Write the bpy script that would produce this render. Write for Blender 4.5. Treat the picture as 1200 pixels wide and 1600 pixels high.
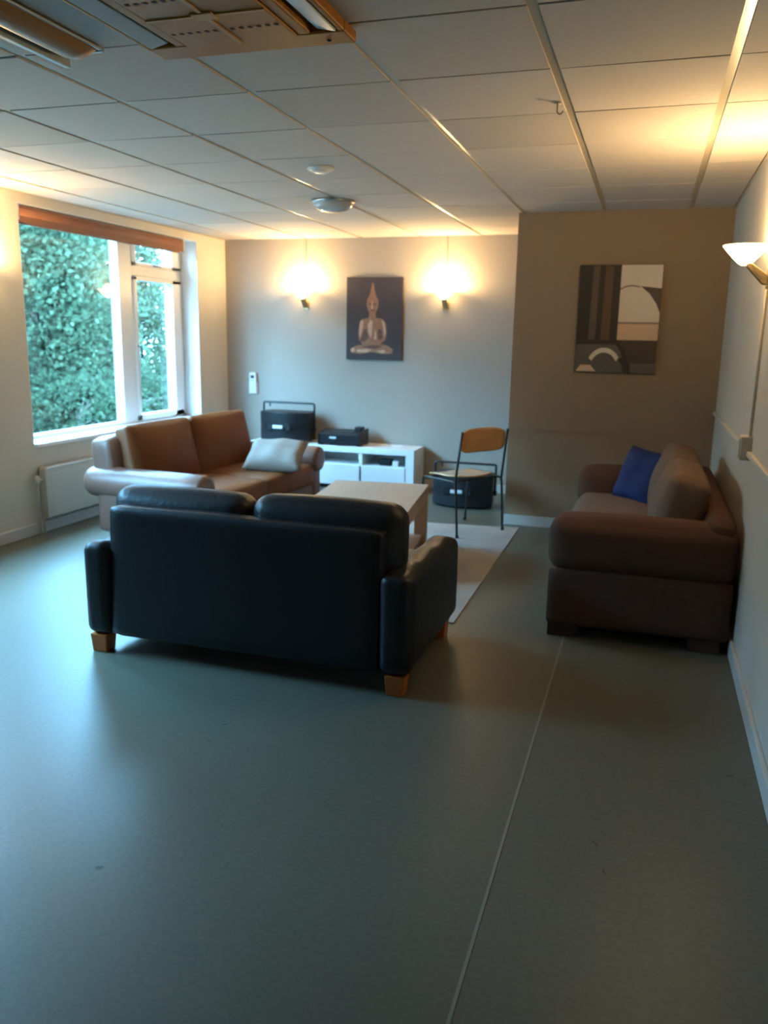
import bpy, bmesh, math, random
from mathutils import Vector, Matrix, Euler

for o in list(bpy.data.objects):
    bpy.data.objects.remove(o)
scene = bpy.context.scene
COL = scene.collection
rnd = random.Random(7)
PI = math.pi

# ------------------------------------------------------------------ camera
YAW, PITCH, ROLL, CAM_H, FOCAL_PX = 0.3056, 0.2113, 0.0180, 1.5142, 1284.8
cy, sy = math.cos(YAW), math.sin(YAW)
fwd = Vector((-sy * math.cos(PITCH), cy * math.cos(PITCH), -math.sin(PITCH)))
rgt0 = Vector((cy, sy, 0))
up0 = rgt0.cross(fwd)
rgt = rgt0 * math.cos(ROLL) + up0 * math.sin(ROLL)
upv = -rgt0 * math.sin(ROLL) + up0 * math.cos(ROLL)
cam_data = bpy.data.cameras.new('camera')
cam = bpy.data.objects.new('camera', cam_data)
COL.objects.link(cam)
M = Matrix.Identity(4)
for i in range(3):
    M[i][0], M[i][1], M[i][2] = rgt[i], upv[i], -fwd[i]
M[2][3] = CAM_H
cam.matrix_world = M
cam_data.sensor_fit = 'HORIZONTAL'
cam_data.sensor_width = 36.0
cam_data.lens = FOCAL_PX * 36.0 / 1200.0
cam_data.clip_start = 0.05
cam_data.dof.use_dof = True                       # the photograph is slightly out of focus
cam_data.dof.focus_distance = 2.6
cam_data.dof.aperture_fstop = 4.0
scene.camera = cam

# ------------------------------------------------------------------ view, sky
scene.view_settings.view_transform = 'Standard'
scene.view_settings.look = 'None'
scene.view_settings.gamma = 1.0
scene.view_settings.use_curve_mapping = False
scene.view_settings.exposure = 0.5
SKY_STRENGTH = 60.0
SKY_COLOR = (0.24, 0.62, 1.0)
LAMP_COLOR = (1.0, 0.68, 0.31)
LAMP_WATTS = 33.0
SHADE_STRENGTH = 15.0
world = bpy.data.worlds.new('world')
scene.world = world
world.use_nodes = True
bg = world.node_tree.nodes['Background']
bg.inputs[0].default_value = (*SKY_COLOR, 1)
bg.inputs[1].default_value = SKY_STRENGTH


def portal(name, x, y0, y1, z0, z1):
    l = bpy.data.lights.new(name, 'AREA')
    l.shape = 'RECTANGLE'
    l.size = z1 - z0
    l.size_y = y1 - y0
    l.cycles.is_portal = True
    o = bpy.data.objects.new(name, l)
    COL.objects.link(o)
    o.location = (x, (y0 + y1) / 2, (z0 + z1) / 2)
    o.rotation_euler = (0, -PI / 2, 0)


portal('window_portal', -4.66, 5.01, 7.45, 0.66, 2.38)
portal('window_portal', -4.66, 2.1, 4.5, 0.66, 2.38)

# ------------------------------------------------------------------ materials


def lin(h):
    h = h.lstrip('#')
    r = []
    for i in (0, 2, 4):
        c = int(h[i:i + 2], 16) / 255
        r.append(c / 12.92 if c <= 0.04045 else ((c + 0.055) / 1.055) ** 2.4)
    return tuple(r)


def mat(name, color, rough=0.5, metal=0.0, var=0.0, scale=6.0, stretch=(1, 1, 1), bump=0.0, bscale=None,
        spec=0.5, emit=None, estr=0.0, island=0.0, coat=0.0, trans=0.0):
    if isinstance(color, str):
        color = lin(color)
    m = bpy.data.materials.new(name)
    m.use_nodes = True
    nt = m.node_tree
    b = nt.nodes['Principled BSDF']
    b.inputs['Base Color'].default_value = (*color, 1)
    b.inputs['Roughness'].default_value = rough
    b.inputs['Metallic'].default_value = metal
    b.inputs['Specular IOR Level'].default_value = spec
    b.inputs['Coat Weight'].default_value = coat
    b.inputs['Coat Roughness'].default_value = 0.12
    if emit:
        b.inputs['Emission Color'].default_value = (*emit, 1)
        b.inputs['Emission Strength'].default_value = estr
    if var or bump:
        tc = nt.nodes.new('ShaderNodeTexCoord')
        mp = nt.nodes.new('ShaderNodeMapping')
        mp.inputs['Scale'].default_value = stretch
        nt.links.new(tc.outputs['Object'], mp.inputs[0])
    if var or island:
        mx = nt.nodes.new('ShaderNodeMix')
        mx.data_type = 'RGBA'
        mx.inputs[6].default_value = (*[c * (1 - var - island) for c in color], 1)
        mx.inputs[7].default_value = (*[min(1, c * (1 + var + island)) for c in color], 1)
        if island:
            g = nt.nodes.new('ShaderNodeNewGeometry')
            src = g.outputs['Random Per Island']
        else:
            n = nt.nodes.new('ShaderNodeTexNoise')
            n.inputs['Scale'].default_value = scale
            n.inputs['Detail'].default_value = 5
            nt.links.new(mp.outputs[0], n.inputs['Vector'])
            src = n.outputs['Fac']
        nt.links.new(src, mx.inputs[0])
        nt.links.new(mx.outputs[2], b.inputs['Base Color'])
    if bump:
        n2 = nt.nodes.new('ShaderNodeTexNoise')
        n2.inputs['Scale'].default_value = bscale or scale * 8
        n2.inputs['Detail'].default_value = 4
        nt.links.new(mp.outputs[0], n2.inputs['Vector'])
        bp = nt.nodes.new('ShaderNodeBump')
        bp.inputs['Strength'].default_value = bump
        bp.inputs['Distance'].default_value = 0.01
        nt.links.new(n2.outputs['Fac'], bp.inputs['Height'])
        nt.links.new(bp.outputs[0], b.inputs['Normal'])
    return m


def glass_mat():
    m = bpy.data.materials.new('window_glass')
    m.use_nodes = True
    nt = m.node_tree
    nt.nodes.clear()
    out = nt.nodes.new('ShaderNodeOutputMaterial')
    mx = nt.nodes.new('ShaderNodeMixShader')
    tr = nt.nodes.new('ShaderNodeBsdfTransparent')
    tr.inputs[0].default_value = (0.96, 0.975, 0.98, 1)
    gl = nt.nodes.new('ShaderNodeBsdfGlossy')
    gl.inputs['Roughness'].default_value = 0.02
    lw = nt.nodes.new('ShaderNodeLayerWeight')          # Schlick reflectance, the same from both sides
    pw = nt.nodes.new('ShaderNodeMath')
    pw.operation = 'POWER'
    pw.inputs[1].default_value = 5.0
    ma = nt.nodes.new('ShaderNodeMath')
    ma.operation = 'MULTIPLY_ADD'
    ma.inputs[1].default_value = 0.96
    ma.inputs[2].default_value = 0.04
    nt.links.new(lw.outputs['Facing'], pw.inputs[0])
    nt.links.new(pw.outputs[0], ma.inputs[0])
    nt.links.new(ma.outputs[0], mx.inputs[0])
    nt.links.new(tr.outputs[0], mx.inputs[1])
    nt.links.new(gl.outputs[0], mx.inputs[2])
    nt.links.new(mx.outputs[0], out.inputs[0])
    return m


def leaf_mat(name, color, var):
    m = mat(name, color, rough=0.8, island=var, spec=0.08)
    nt = m.node_tree
    b = nt.nodes['Principled BSDF']
    out = [n for n in nt.nodes if n.type == 'OUTPUT_MATERIAL'][0]
    tl = nt.nodes.new('ShaderNodeBsdfTranslucent')
    mixc = [n for n in nt.nodes if n.type == 'MIX'][0]
    nt.links.new(mixc.outputs[2], tl.inputs[0])
    mx = nt.nodes.new('ShaderNodeMixShader')
    mx.inputs[0].default_value = 0.5
    nt.links.new(b.outputs[0], mx.inputs[1])
    nt.links.new(tl.outputs[0], mx.inputs[2])
    nt.links.new(mx.outputs[0], out.inputs[0])
    return m


def floor_mat():
    m = mat('grey_green_vinyl', (0.118, 0.114, 0.084), rough=0.38, var=0.16, scale=1.3, spec=0.32)
    nt = m.node_tree
    b = nt.nodes['Principled BSDF']
    base = [n for n in nt.nodes if n.type == 'MIX'][0]
    tc = [n for n in nt.nodes if n.type == 'TEX_COORD'][0]
    # fine fleck
    n = nt.nodes.new('ShaderNodeTexNoise')
    n.inputs['Scale'].default_value = 60
    n.inputs['Detail'].default_value = 3
    nt.links.new(tc.outputs['Object'], n.inputs['Vector'])
    cr = nt.nodes.new('ShaderNodeMapRange')
    cr.inputs[1].default_value, cr.inputs[2].default_value = 0.3, 0.7
    cr.inputs[3].default_value, cr.inputs[4].default_value = 0.9, 1.08
    nt.links.new(n.outputs['Fac'], cr.inputs[0])
    mul = nt.nodes.new('ShaderNodeMix')
    mul.data_type = 'RGBA'
    mul.blend_type = 'MULTIPLY'
    mul.inputs[0].default_value = 1
    nt.links.new(base.outputs[2], mul.inputs[6])
    nt.links.new(cr.outputs[0], mul.inputs[7])
    # scuffs: sparse dark marks
    v = nt.nodes.new('ShaderNodeTexNoise')
    v.inputs['Scale'].default_value = 5.5
    v.inputs['Detail'].default_value = 6
    v.inputs['Roughness'].default_value = 0.75
    mp = nt.nodes.new('ShaderNodeMapping')
    mp.inputs['Location'].default_value = (3.1, 1.7, 0)
    nt.links.new(tc.outputs['Object'], mp.inputs[0])
    nt.links.new(mp.outputs[0], v.inputs['Vector'])
    r2 = nt.nodes.new('ShaderNodeMapRange')
    r2.inputs[1].default_value, r2.inputs[2].default_value = 0.72, 0.78
    r2.inputs[3].default_value, r2.inputs[4].default_value = 0.0, 0.6
    nt.links.new(v.outputs['Fac'], r2.inputs[0])
    mx = nt.nodes.new('ShaderNodeMix')
    mx.data_type = 'RGBA'
    mx.inputs[7].default_value = (0.04, 0.045, 0.045, 1)
    nt.links.new(r2.outputs[0], mx.inputs[0])
    nt.links.new(mul.outputs[2], mx.inputs[6])
    nt.links.new(mx.outputs[2], b.inputs['Base Color'])
    return m


MT = dict(
    floor=floor_mat(),
    taupe=mat('taupe_wall_paint', (0.36, 0.315, 0.265), 0.75, var=0.03, scale=3, bump=0.05, bscale=90),
    brown_paint=mat('brown_wall_paint', (0.275, 0.188, 0.115), 0.75, var=0.03, scale=3, bump=0.05, bscale=90),
    white_wall=mat('off_white_wall_paint', (0.60, 0.55, 0.47), 0.7, var=0.03, scale=3, bump=0.05, bscale=90),
    skirting=mat('white_skirting_paint', (0.58, 0.56, 0.52), 0.45, var=0.05),
    scuff=mat('dark_scuff', (0.055, 0.060, 0.055), 0.6),
    seam=mat('pale_weld_seam', (0.20, 0.20, 0.16), 0.4, var=0.1),
    tile_a=mat('mineral_tile_light', (0.53, 0.475, 0.425), 0.85, var=0.06, scale=40, bump=0.15, bscale=220),
    tile_b=mat('mineral_tile_grey', (0.465, 0.415, 0.370), 0.85, var=0.06, scale=40, bump=0.15, bscale=220),
    runner=mat('cream_metal_runner', (0.42, 0.37, 0.29), 0.3, spec=0.6),
    tee=mat('grey_metal_tee', (0.30, 0.28, 0.25), 0.35, spec=0.6),
    white_frame=mat('white_window_paint', (0.80, 0.80, 0.78), 0.35, var=0.03),
    glass=glass_mat(),
    blind=mat('copper_brown_blind_cloth', (0.22, 0.085, 0.045), 0.7, var=0.1, scale=30, stretch=(1, 20, 1)),
    rad=mat('cream_radiator_enamel', (0.55, 0.52, 0.45), 0.35, var=0.03),
    black_leather=mat('black_leather', (0.006, 0.007, 0.010), 0.42, var=0.2, scale=5, bump=0.25, bscale=40, spec=0.42),
    sofa_leg=mat('orange_stained_wood', (0.44, 0.105, 0.016), 0.4, var=0.2, scale=8, stretch=(1, 1, .1)),
    tan_leather=mat('tan_brown_leather', (0.165, 0.054, 0.016), 0.5, var=0.22, scale=4, bump=0.2, bscale=30, spec=0.28),
    tan_frame=mat('red_brown_leather', (0.17, 0.085, 0.06), 0.38, var=0.15, scale=4, bump=0.2, bscale=30, spec=0.5),
    brown_fabric=mat('brown_woven_fabric', (0.098, 0.045, 0.028), 0.9, var=0.15, scale=60, bump=0.3, bscale=260, spec=0.25),
    light_fabric=mat('light_brown_woven_fabric', (0.16, 0.10, 0.068), 0.9, var=0.15, scale=60, bump=0.3, bscale=260, spec=0.25),
    dark_wood=mat('dark_red_wood', (0.06, 0.022, 0.014), 0.45, var=0.2),
    blue_fabric=mat('royal_blue_fabric', (0.007, 0.022, 0.10), 0.8, var=0.15, scale=20, bump=0.2, bscale=200, spec=0.3),
    grey_fabric=mat('pale_grey_fabric', (0.23, 0.19, 0.155), 0.75, var=0.12, scale=9, bump=0.25, bscale=60),
    oak=mat('washed_oak', (0.45, 0.305, 0.215), 0.5, var=0.22, scale=5, stretch=(14, 1, 14), spec=0.4),
    rug=mat('pale_beige_rug_pile', (0.40, 0.355, 0.31), 0.95, var=0.28, scale=3.2, bump=0.5, bscale=150, spec=0.2),
    white_lacquer=mat('white_lacquer', (0.78, 0.79, 0.78), 0.3, var=0.02),
    black_plastic=mat('black_plastic', (0.008, 0.0085, 0.010), 0.42, var=0.2, scale=30, spec=0.35),
    black_grille=mat('black_speaker_grille', (0.010, 0.011, 0.013), 0.6, spec=0.3, bump=0.5, bscale=300),
    dark_metal=mat('dark_painted_steel', (0.03, 0.032, 0.036), 0.35, metal=0.3),
    steel=mat('brushed_steel', (0.45, 0.45, 0.45), 0.3, metal=1.0, var=0.05),
    silver=mat('silver_label_plate', (0.70, 0.74, 0.78), 0.35, metal=0.2),
    ply=mat('varnished_plywood', (0.72, 0.37, 0.13), 0.22, var=0.2, scale=4, stretch=(1, 1, 9), coat=0.7),
    canvas=mat('dark_printed_canvas', (0.038, 0.027, 0.029), 0.7, var=0.15, scale=8),
    bronze=mat('printed_bronze', (0.25, 0.115, 0.06), 0.7, var=0.3, scale=22),
    bronze_l=mat('printed_bronze_light', (0.48, 0.30, 0.20), 0.7, var=0.35, scale=22),
    bronze_d=mat('printed_bronze_dark', (0.10, 0.042, 0.028), 0.7, var=0.3, scale=22),
    p_black=mat('print_black_brown', (0.018, 0.011, 0.008), 0.5),
    p_stripe=mat('print_grey_brown', (0.085, 0.058, 0.045), 0.5, var=0.3, scale=6, stretch=(20, 1, 1)),
    p_rust=mat('print_rust_brown', (0.085, 0.04, 0.022), 0.5, var=0.3, scale=6, stretch=(20, 1, 1)),
    p_cream=mat('print_cream', (0.66, 0.56, 0.46), 0.5, var=0.04),
    p_tan=mat('print_tan', (0.60, 0.40, 0.26), 0.5, var=0.08),
    p_line=mat('print_line_brown', (0.25, 0.17, 0.12), 0.5),
    p_grey=mat('print_dark_grey', (0.095, 0.08, 0.066), 0.5, var=0.1),
    p_brown=mat('print_dark_brown', (0.045, 0.026, 0.02), 0.5, var=0.1),
    white_plastic=mat('white_plastic', (0.72, 0.70, 0.68), 0.4, var=0.03),
    cream_plastic=mat('cream_plastic', (0.52, 0.46, 0.37), 0.45, var=0.03),
    ac_tan=mat('yellowed_tan_plastic', (0.35, 0.130, 0.006), 0.5, spec=0.2, var=0.12, scale=4),
    ac_rib=mat('pale_yellowed_rib', (0.48, 0.25, 0.07), 0.5, spec=0.2),
    ac_dark=mat('dark_slot', (0.02, 0.014, 0.008), 0.8),
    ac_vane=mat('blue_grey_vane', (0.42, 0.48, 0.50), 0.3, var=0.06),
    trough=mat('brown_trough', (0.26, 0.14, 0.045), 0.4, spec=0.3, var=0.2, scale=3),
    paper=mat('pale_paper', (0.72, 0.62, 0.55), 0.7, var=0.05),
    shade=mat('lit_frosted_glass', (0.8, 0.75, 0.65), 0.4, emit=LAMP_COLOR, estr=SHADE_STRENGTH),
    brass=mat('aged_lamp_bracket', (0.40, 0.30, 0.16), 0.35, metal=0.7, var=0.1),
    grass=mat('dull_green_lawn', (0.045, 0.055, 0.035), 0.9, var=0.3, scale=3),
    bark=mat('grey_brown_bark', (0.09, 0.07, 0.05), 0.9, var=0.3, scale=10, bump=0.5),
    leaf_a=leaf_mat('mid_green_leaves', (0.052, 0.072, 0.040), 0.28),
    leaf_b=leaf_mat('grey_green_leaves', (0.068, 0.082, 0.048), 0.28),
    leaf_c=leaf_mat('dark_green_leaves', (0.030, 0.046, 0.025), 0.30),
    outer=mat('outer_render', (0.4, 0.36, 0.3), 0.9),
)

# ------------------------------------------------------------------ object helpers


def link(name, me, m=None, parent=None, loc=None, rot=None):
    o = bpy.data.objects.new(name, me)
    COL.objects.link(o)
    if m is not None and me is not None:
        me.materials.append(MT[m] if isinstance(m, str) else m)
    if parent is not None:
        o.parent = parent
    if loc is not None:
        o.location = loc
    if rot is not None:
        o.rotation_euler = rot
    return o


def tag(o, label=None, cat=None, group=None, kind=None):
    if label:
        o['label'] = label
    if cat:
        o['category'] = cat
    if group:
        o['group'] = group
    if kind:
        o['kind'] = kind
    return o


def empty(name, loc, label=None, cat=None, rz=0.0, group=None, kind=None):
    o = link(name, None, None, None, loc, (0, 0, rz))
    o.empty_display_size = 0.1
    return tag(o, label, cat, group, kind)


def mesh(name, verts, faces, smooth=False):
    me = bpy.data.meshes.new(name)
    me.from_pydata([tuple(v) for v in verts], [], faces)
    me.validate()
    if smooth:
        me.polygons.foreach_set('use_smooth', [True] * len(me.polygons))
    me.update()
    return me


def from_bm(name, bm, smooth=False):
    bmesh.ops.recalc_face_normals(bm, faces=bm.faces)
    me = bpy.data.meshes.new(name)
    bm.to_mesh(me)
    bm.free()
    if smooth:
        me.polygons.foreach_set('use_smooth', [True] * len(me.polygons))
    return me


def bm_box(bm, x0, x1, y0, y1, z0, z1, bev=0.0, seg=2, rot=None, piv=None):
    r = bmesh.ops.create_cube(bm, size=1.0)
    vs = r['verts']
    for v in vs:
        v.co = Vector(((x0 + x1) / 2 + v.co.x * (x1 - x0), (y0 + y1) / 2 + v.co.y * (y1 - y0),
                       (z0 + z1) / 2 + v.co.z * (z1 - z0)))
    if bev > 0:
        es = list({e for v in vs for e in v.link_edges})
        g = bmesh.ops.bevel(bm, geom=es, offset=bev, segments=seg, affect='EDGES', profile=0.5)
        vs = list({v for f in g['faces'] for v in f.verts} | {v for v in vs if v.is_valid})
    if rot is not None:
        p = Vector(piv or (0, 0, 0))
        for v in vs:
            v.co = rot @ (v.co - p) + p
    return vs


def box(name, x0, x1, y0, y1, z0, z1, m, parent=None, bev=0.0, seg=2):
    bm = bmesh.new()
    bm_box(bm, x0, x1, y0, y1, z0, z1, bev, seg)
    return link(name, from_bm(name, bm, False), m, parent)


def boxes(name, lst, m, parent=None, bev=0.0):
    bm = bmesh.new()
    for b in lst:
        bm_box(bm, *b, bev)
    return link(name, from_bm(name, bm), m, parent)


def each(name, lst, m, parent=None, bev=0.0):
    for b in lst:
        box(name, *b, m, parent, bev)


def soft(name, dim, r, puff, m, parent=None, loc=(0, 0, 0), rot=(0, 0, 0), n=12, sag=None, fn=None):
    """Upholstered block: rounded box whose faces bulge by puff (x,y,z)."""
    hx, hy, hz = dim[0] / 2, dim[1] / 2, dim[2] / 2
    bm = bmesh.new()
    bmesh.ops.create_cube(bm, size=2.0)
    bmesh.ops.subdivide_edges(bm, edges=bm.edges[:], cuts=n - 1, use_grid_fill=True)
    for v in bm.verts:
        # denser sampling at the rims
        q = [math.copysign(abs(c) ** 0.75, c) for c in v.co]
        p = Vector((q[0] * hx, q[1] * hy, q[2] * hz))
        c = Vector((max(-hx + r, min(hx - r, p.x)), max(-hy + r, min(hy - r, p.y)), max(-hz + r, min(hz - r, p.z))))
        d = p - c
        if d.length > 1e-9:
            # push to rounded surface
            p = c + d.normalized() * r if max(abs(q[0]), abs(q[1]), abs(q[2])) > 0.999 else p
        u = [max(0.0, 1 - a * a) for a in q]
        if abs(q[0]) > .999:
            p.x += math.copysign(puff[0] * u[1] * u[2], q[0])
        if abs(q[1]) > .999:
            p.y += math.copysign(puff[1] * u[0] * u[2], q[1])
        if abs(q[2]) > .999:
            p.z += math.copysign(puff[2] * u[0] * u[1], q[2])
        if fn:
            p = fn(p, q)
        v.co = p
    R = Euler(rot).to_matrix()
    for v in bm.verts:
        v.co = R @ v.co + Vector(loc)
    return link(name, from_bm(name, bm, True), m, parent)


def pillow(name, w, h, t, m, parent=None, loc=(0, 0, 0), rot=(0, 0, 0), n=18, crease=0.0, seed=1):
    """Scatter cushion: local x = width, z = height, y = thickness; its base at z=0."""
    rr = random.Random(seed)
    ph = rr.uniform(0, 6)
    verts, faces = [], []
    for s in (-1, 1):
        for j in range(n + 1):
            for i in range(n + 1):
                u, v = -1 + 2 * i / n, -1 + 2 * j / n
                prof = max(0.0, (1 - u ** 4) * (1 - v ** 4)) ** 0.55
                pin = 1 - 0.07 * (1 - abs(u) ** 2) * abs(v) ** 3
                pin2 = 1 - 0.07 * (1 - abs(v) ** 2) * abs(u) ** 3
                y = s * t / 2 * prof
                y += s * crease * prof * math.sin(5 * u + 3 * v + ph) * math.cos(4 * v - 2 * u)
                verts.append(Vector((u * w / 2 * pin2, y, h / 2 + v * h / 2 * pin)))
    k = (n + 1) ** 2
    for s in (0, 1):
        for j in range(n):
            for i in range(n):
                a = s * k + j * (n + 1) + i
                f = (a, a + 1, a + n + 2, a + n + 1)
                faces.append(f if s == 0 else f[::-1])
    me = mesh(name, verts, faces)
    bm = bmesh.new()
    bm.from_mesh(me)
    bmesh.ops.remove_doubles(bm, verts=bm.verts, dist=1e-5)
    R = Euler(rot).to_matrix()
    for v in bm.verts:
        v.co = R @ v.co + Vector(loc)
    bpy.data.meshes.remove(me)
    return link(name, from_bm(name, bm, True), m, parent)


def bm_tube(bm, pts, r, n=10, cap=True):
    pts = [Vector(p) for p in pts]
    rings = []
    up = None
    for i, p in enumerate(pts):
        a = pts[max(0, i - 1)]
        b = pts[min(len(pts) - 1, i + 1)]
        t = (b - a).normalized()
        if up is None:
            up = Vector((0, 0, 1)) if abs(t.z) < .9 else Vector((1, 0, 0))
        s = t.cross(up).normalized()
        up = s.cross(t).normalized()
        rr = r[i] if isinstance(r, (list, tuple)) else r
        rings.append([bm.verts.new(p + (s * math.cos(2 * PI * k / n) + up * math.sin(2 * PI * k / n)) * rr) for k in range(n)])
    for a, b in zip(rings, rings[1:]):
        for k in range(n):
            bm.faces.new((a[k], a[(k + 1) % n], b[(k + 1) % n], b[k]))
    if cap:
        bm.faces.new(rings[0])
        bm.faces.new(rings[-1][::-1])


def tube(name, pts, r, m, parent=None, n=10):
    bm = bmesh.new()
    bm_tube(bm, pts, r, n)
    return link(name, from_bm(name, bm, True), m, parent)


def arc_pts(pts, rad=0.03, k=5):
    """Round the corners of a polyline."""
    pts = [Vector(p) for p in pts]
    out = [pts[0]]
    for a, b, c in zip(pts, pts[1:], pts[2:]):
        d1, d2 = (a - b), (c - b)
        r = min(rad, d1.length * .45, d2.length * .45)
        p, q = b + d1.normalized() * r, b + d2.normalized() * r
        for i in range(k + 1):
            t = i / k
            out.append(p * (1 - t) ** 2 + b * 2 * t * (1 - t) + q * t * t)
    out.append(pts[-1])
    return out


def lathe(name, prof, m, parent=None, loc=(0, 0, 0), n=28, smooth=True, clip=None):
    verts, faces = [], []
    for r, z in prof:
        for k in range(n):
            a = 2 * PI * k / n
            verts.append((loc[0] + r * math.cos(a), loc[1] + r * math.sin(a), loc[2] + z))
    for j in range(len(prof) - 1):
        for k in range(n):
            faces.append((j * n + k, j * n + (k + 1) % n, (j + 1) * n + (k + 1) % n, (j + 1) * n + k))
    me = mesh(name, verts, faces, smooth)
    bm = bmesh.new()
    bm.from_mesh(me)
    bmesh.ops.remove_doubles(bm, verts=bm.verts, dist=1e-6)
    bpy.data.meshes.remove(me)
    return link(name, from_bm(name, bm, smooth), m, parent)


def prism(name, poly, t0, t1, axis, m, parent=None, bev=0.0, smooth=False):
    """Extrude a 2D polygon along an axis: axis 'x' -> poly=(y,z), 'y' -> (x,z), 'z' -> (x,y)."""
    def P(a, b, t):
        return {'x': (t, a, b), 'y': (a, t, b), 'z': (a, b, t)}[axis]
    bm = bmesh.new()
    A = [bm.verts.new(P(a, b, t0)) for a, b in poly]
    B = [bm.verts.new(P(a, b, t1)) for a, b in poly]
    n = len(poly)
    bm.faces.new(A)
    bm.faces.new(B[::-1])
    for i in range(n):
        bm.faces.new((A[i], B[i], B[(i + 1) % n], A[(i + 1) % n]))
    if bev:
        bmesh.ops.recalc_face_normals(bm, faces=bm.faces)
        bmesh.ops.bevel(bm, geom=bm.edges[:], offset=bev, segments=3, affect='EDGES', profile=0.5)
    return link(name, from_bm(name, bm, smooth), m, parent)


# ------------------------------------------------------------------ the room
XL, XR, YB, YP, XP, H = -4.32, 0.495, 8.02, 6.67, -1.057, 2.456
YN = -3.0
W1 = (5.01, 7.45)      # window in view
W2 = (2.1, 4.5)       # its twin nearer the camera
WZ = (0.655, 2.385)

SCUFFS = [(-1.397, 1.761, .011, .008, .3), (-1.487, 2.677, .010, .006, .8), (-1.48, 2.535, .014, .003, -.5), (-.043, 2.355, .016, .004, -.8),
          (-.011, 2.223, .004, .016, .2), (.387, 2.93, .016, .005, .6), (.425, 2.884, .018, .004, -.4), (-.044, 2.922, .009, .004, 0)]
floor = tag(box('floor', XL - .3, XR + .3, YN - .3, YB + .3, -0.12, 0.0, 'floor'), kind='structure')
for k, (x, y, a, b, t_) in enumerate(SCUFFS):
    sc_m = mesh('scuff_mark', [(x + (a * math.cos(w) * math.cos(t_) - b * math.sin(w) * math.sin(t_)) * (1 + .25 * math.sin(3 * w + k)),
                                y + (a * math.cos(w) * math.sin(t_) + b * math.sin(w) * math.cos(t_)) * (1 + .25 * math.sin(2 * w + k)), .0007)
                               for w in [2 * PI * i / 14 for i in range(14)]], [tuple(range(14))])
    link('scuff_mark', sc_m, 'scuff', floor)
box('seam', -0.320, -0.311, YN, YP, -0.002, 0.0012, 'seam', floor)

boxes('wall_left', [(XL - .3, XL, YN, W2[0], 0, H + .2), (XL - .3, XL, W2[1], W1[0], 0, H + .2), (XL - .3, XL, W1[1], YB, 0, H + .2),
                    (XL - .3, XL, W1[0], W1[1], 0, WZ[0]), (XL - .3, XL, W1[0], W1[1], WZ[1], H + .2),
                    (XL - .3, XL, W2[0], W2[1], 0, WZ[0]), (XL - .3, XL, W2[0], W2[1], WZ[1], H + .2)], 'white_wall')['kind'] = 'structure'
box('wall_right', XR, XR + .2, YN, YP, 0, H + .2, 'white_wall')['kind'] = 'structure'
box('wall_back', XL, XP, YB, YB + .2, 0, H + .2, 'taupe')['kind'] = 'structure'
box('wall_projecting', XP, XR + .2, YP, YB + .2, 0, H + .2, 'brown_paint')['kind'] = 'structure'
box('wall_near', XL - .3, XR + .2, YN - .2, YN, 0, H + .2, 'white_wall')['kind'] = 'structure'


def skirt(name, x0, x1, y0, y1, h=0.085):
    tag(box(name, x0, x1, y0, y1, 0.0, h, 'skirting', None, 0.004), kind='structure')


skirt('baseboard_left', XL, XL + .018, YN, YB)
skirt('baseboard_right', XR - .018, XR, YN, YP)
skirt('baseboard_back', XL + .018, XP, YB - .018, YB)
skirt('baseboard_projecting', XP, XR - .018, YP - .018, YP)
tag(box('trim_1', XR - .02, XR, 0.2, YP, 0.975, 1.0, 'white_wall', None, .004), kind='structure')
tag(box('trim_2', XP, XR, YP - .004, YP, 0.787, 0.797, 'brown_paint'), kind='structure')

# ---- suspended ceiling
ceiling = tag(box('ceiling', XL - .3, XR + .2, YN - .2, YB + .2, H + .06, H + .2, 'white_wall'), kind='structure')
C0, R0, T = 0.1913, 2.6297, 0.6
xs = [XL] + sorted(C0 - i * T for i in range(8)) + [XR]
ys = [YN] + [R0 + T * j for j in range(-9, 9)] + [YB]
tile_cache = {}


def tile(x0, x1, y0, y1, k):
    w, d = round(x1 - x0 - .034, 4), round(y1 - y0 - .011, 4)
    key = (w, d, k)
    if key not in tile_cache:
        bm = bmesh.new()
        bm_box(bm, -w / 2, w / 2, -d / 2, d / 2, 0, .018, .0015, 1)
        me = from_bm('ceiling_tile', bm)
        me.materials.append(MT['tile_a' if k == 0 else 'tile_b'])
        tile_cache[key] = me
    o = bpy.data.objects.new('ceiling_tile', tile_cache[key])
    COL.objects.link(o)
    o.parent = ceiling
    o.location = ((x0 + x1) / 2, (y0 + y1) / 2, H)
    o.rotation_euler = (rnd.uniform(-.004, .004), rnd.uniform(-.004, .004), 0)


for i in range(len(xs) - 1):
    for j in range(len(ys) - 1):
        x0, x1, y0, y1 = xs[i], xs[i + 1], ys[j], ys[j + 1]
        if y1 - y0 < .05:
            continue
        if x0 >= XP - .06 and y0 > YP:
            continue
        if x0 >= XP - .06 and y1 > YP:
            y1 = YP
        if abs(x0 - (C0 - 3 * T)) < .01 and abs(y1 - R0) < .01:
            continue                                     # the cassette hangs in this cell
        k = 1 if rnd.random() < .35 else 0
        tile(x0, x1, y0, y1, k)
for x in xs[1:-1]:
    y1 = YP if x > XP - .06 + .001 and x > -1.0 else YB
    box('main_runner', x - .022, x + .022, YN, y1, H + .007, H + .05, 'runner', ceiling)
tees = {}
for y in ys[1:-1]:
    for i in range(len(xs) - 1):
        x0, x1 = xs[i] + .022, xs[i + 1] - .022
        if y > YP - .02 and x0 > -1.05:
            continue
        box('cross_tee', x0, x1, y - .012, y + .012, H + .008, H + .05, 'tee', ceiling)
boxes('edge_angle', [(XR - .014, XR, YN, YP, H - .004, H - .0005), (XL, XL + .014, YN, YB, H - .004, H - .0005)], 'runner', ceiling)


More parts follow.
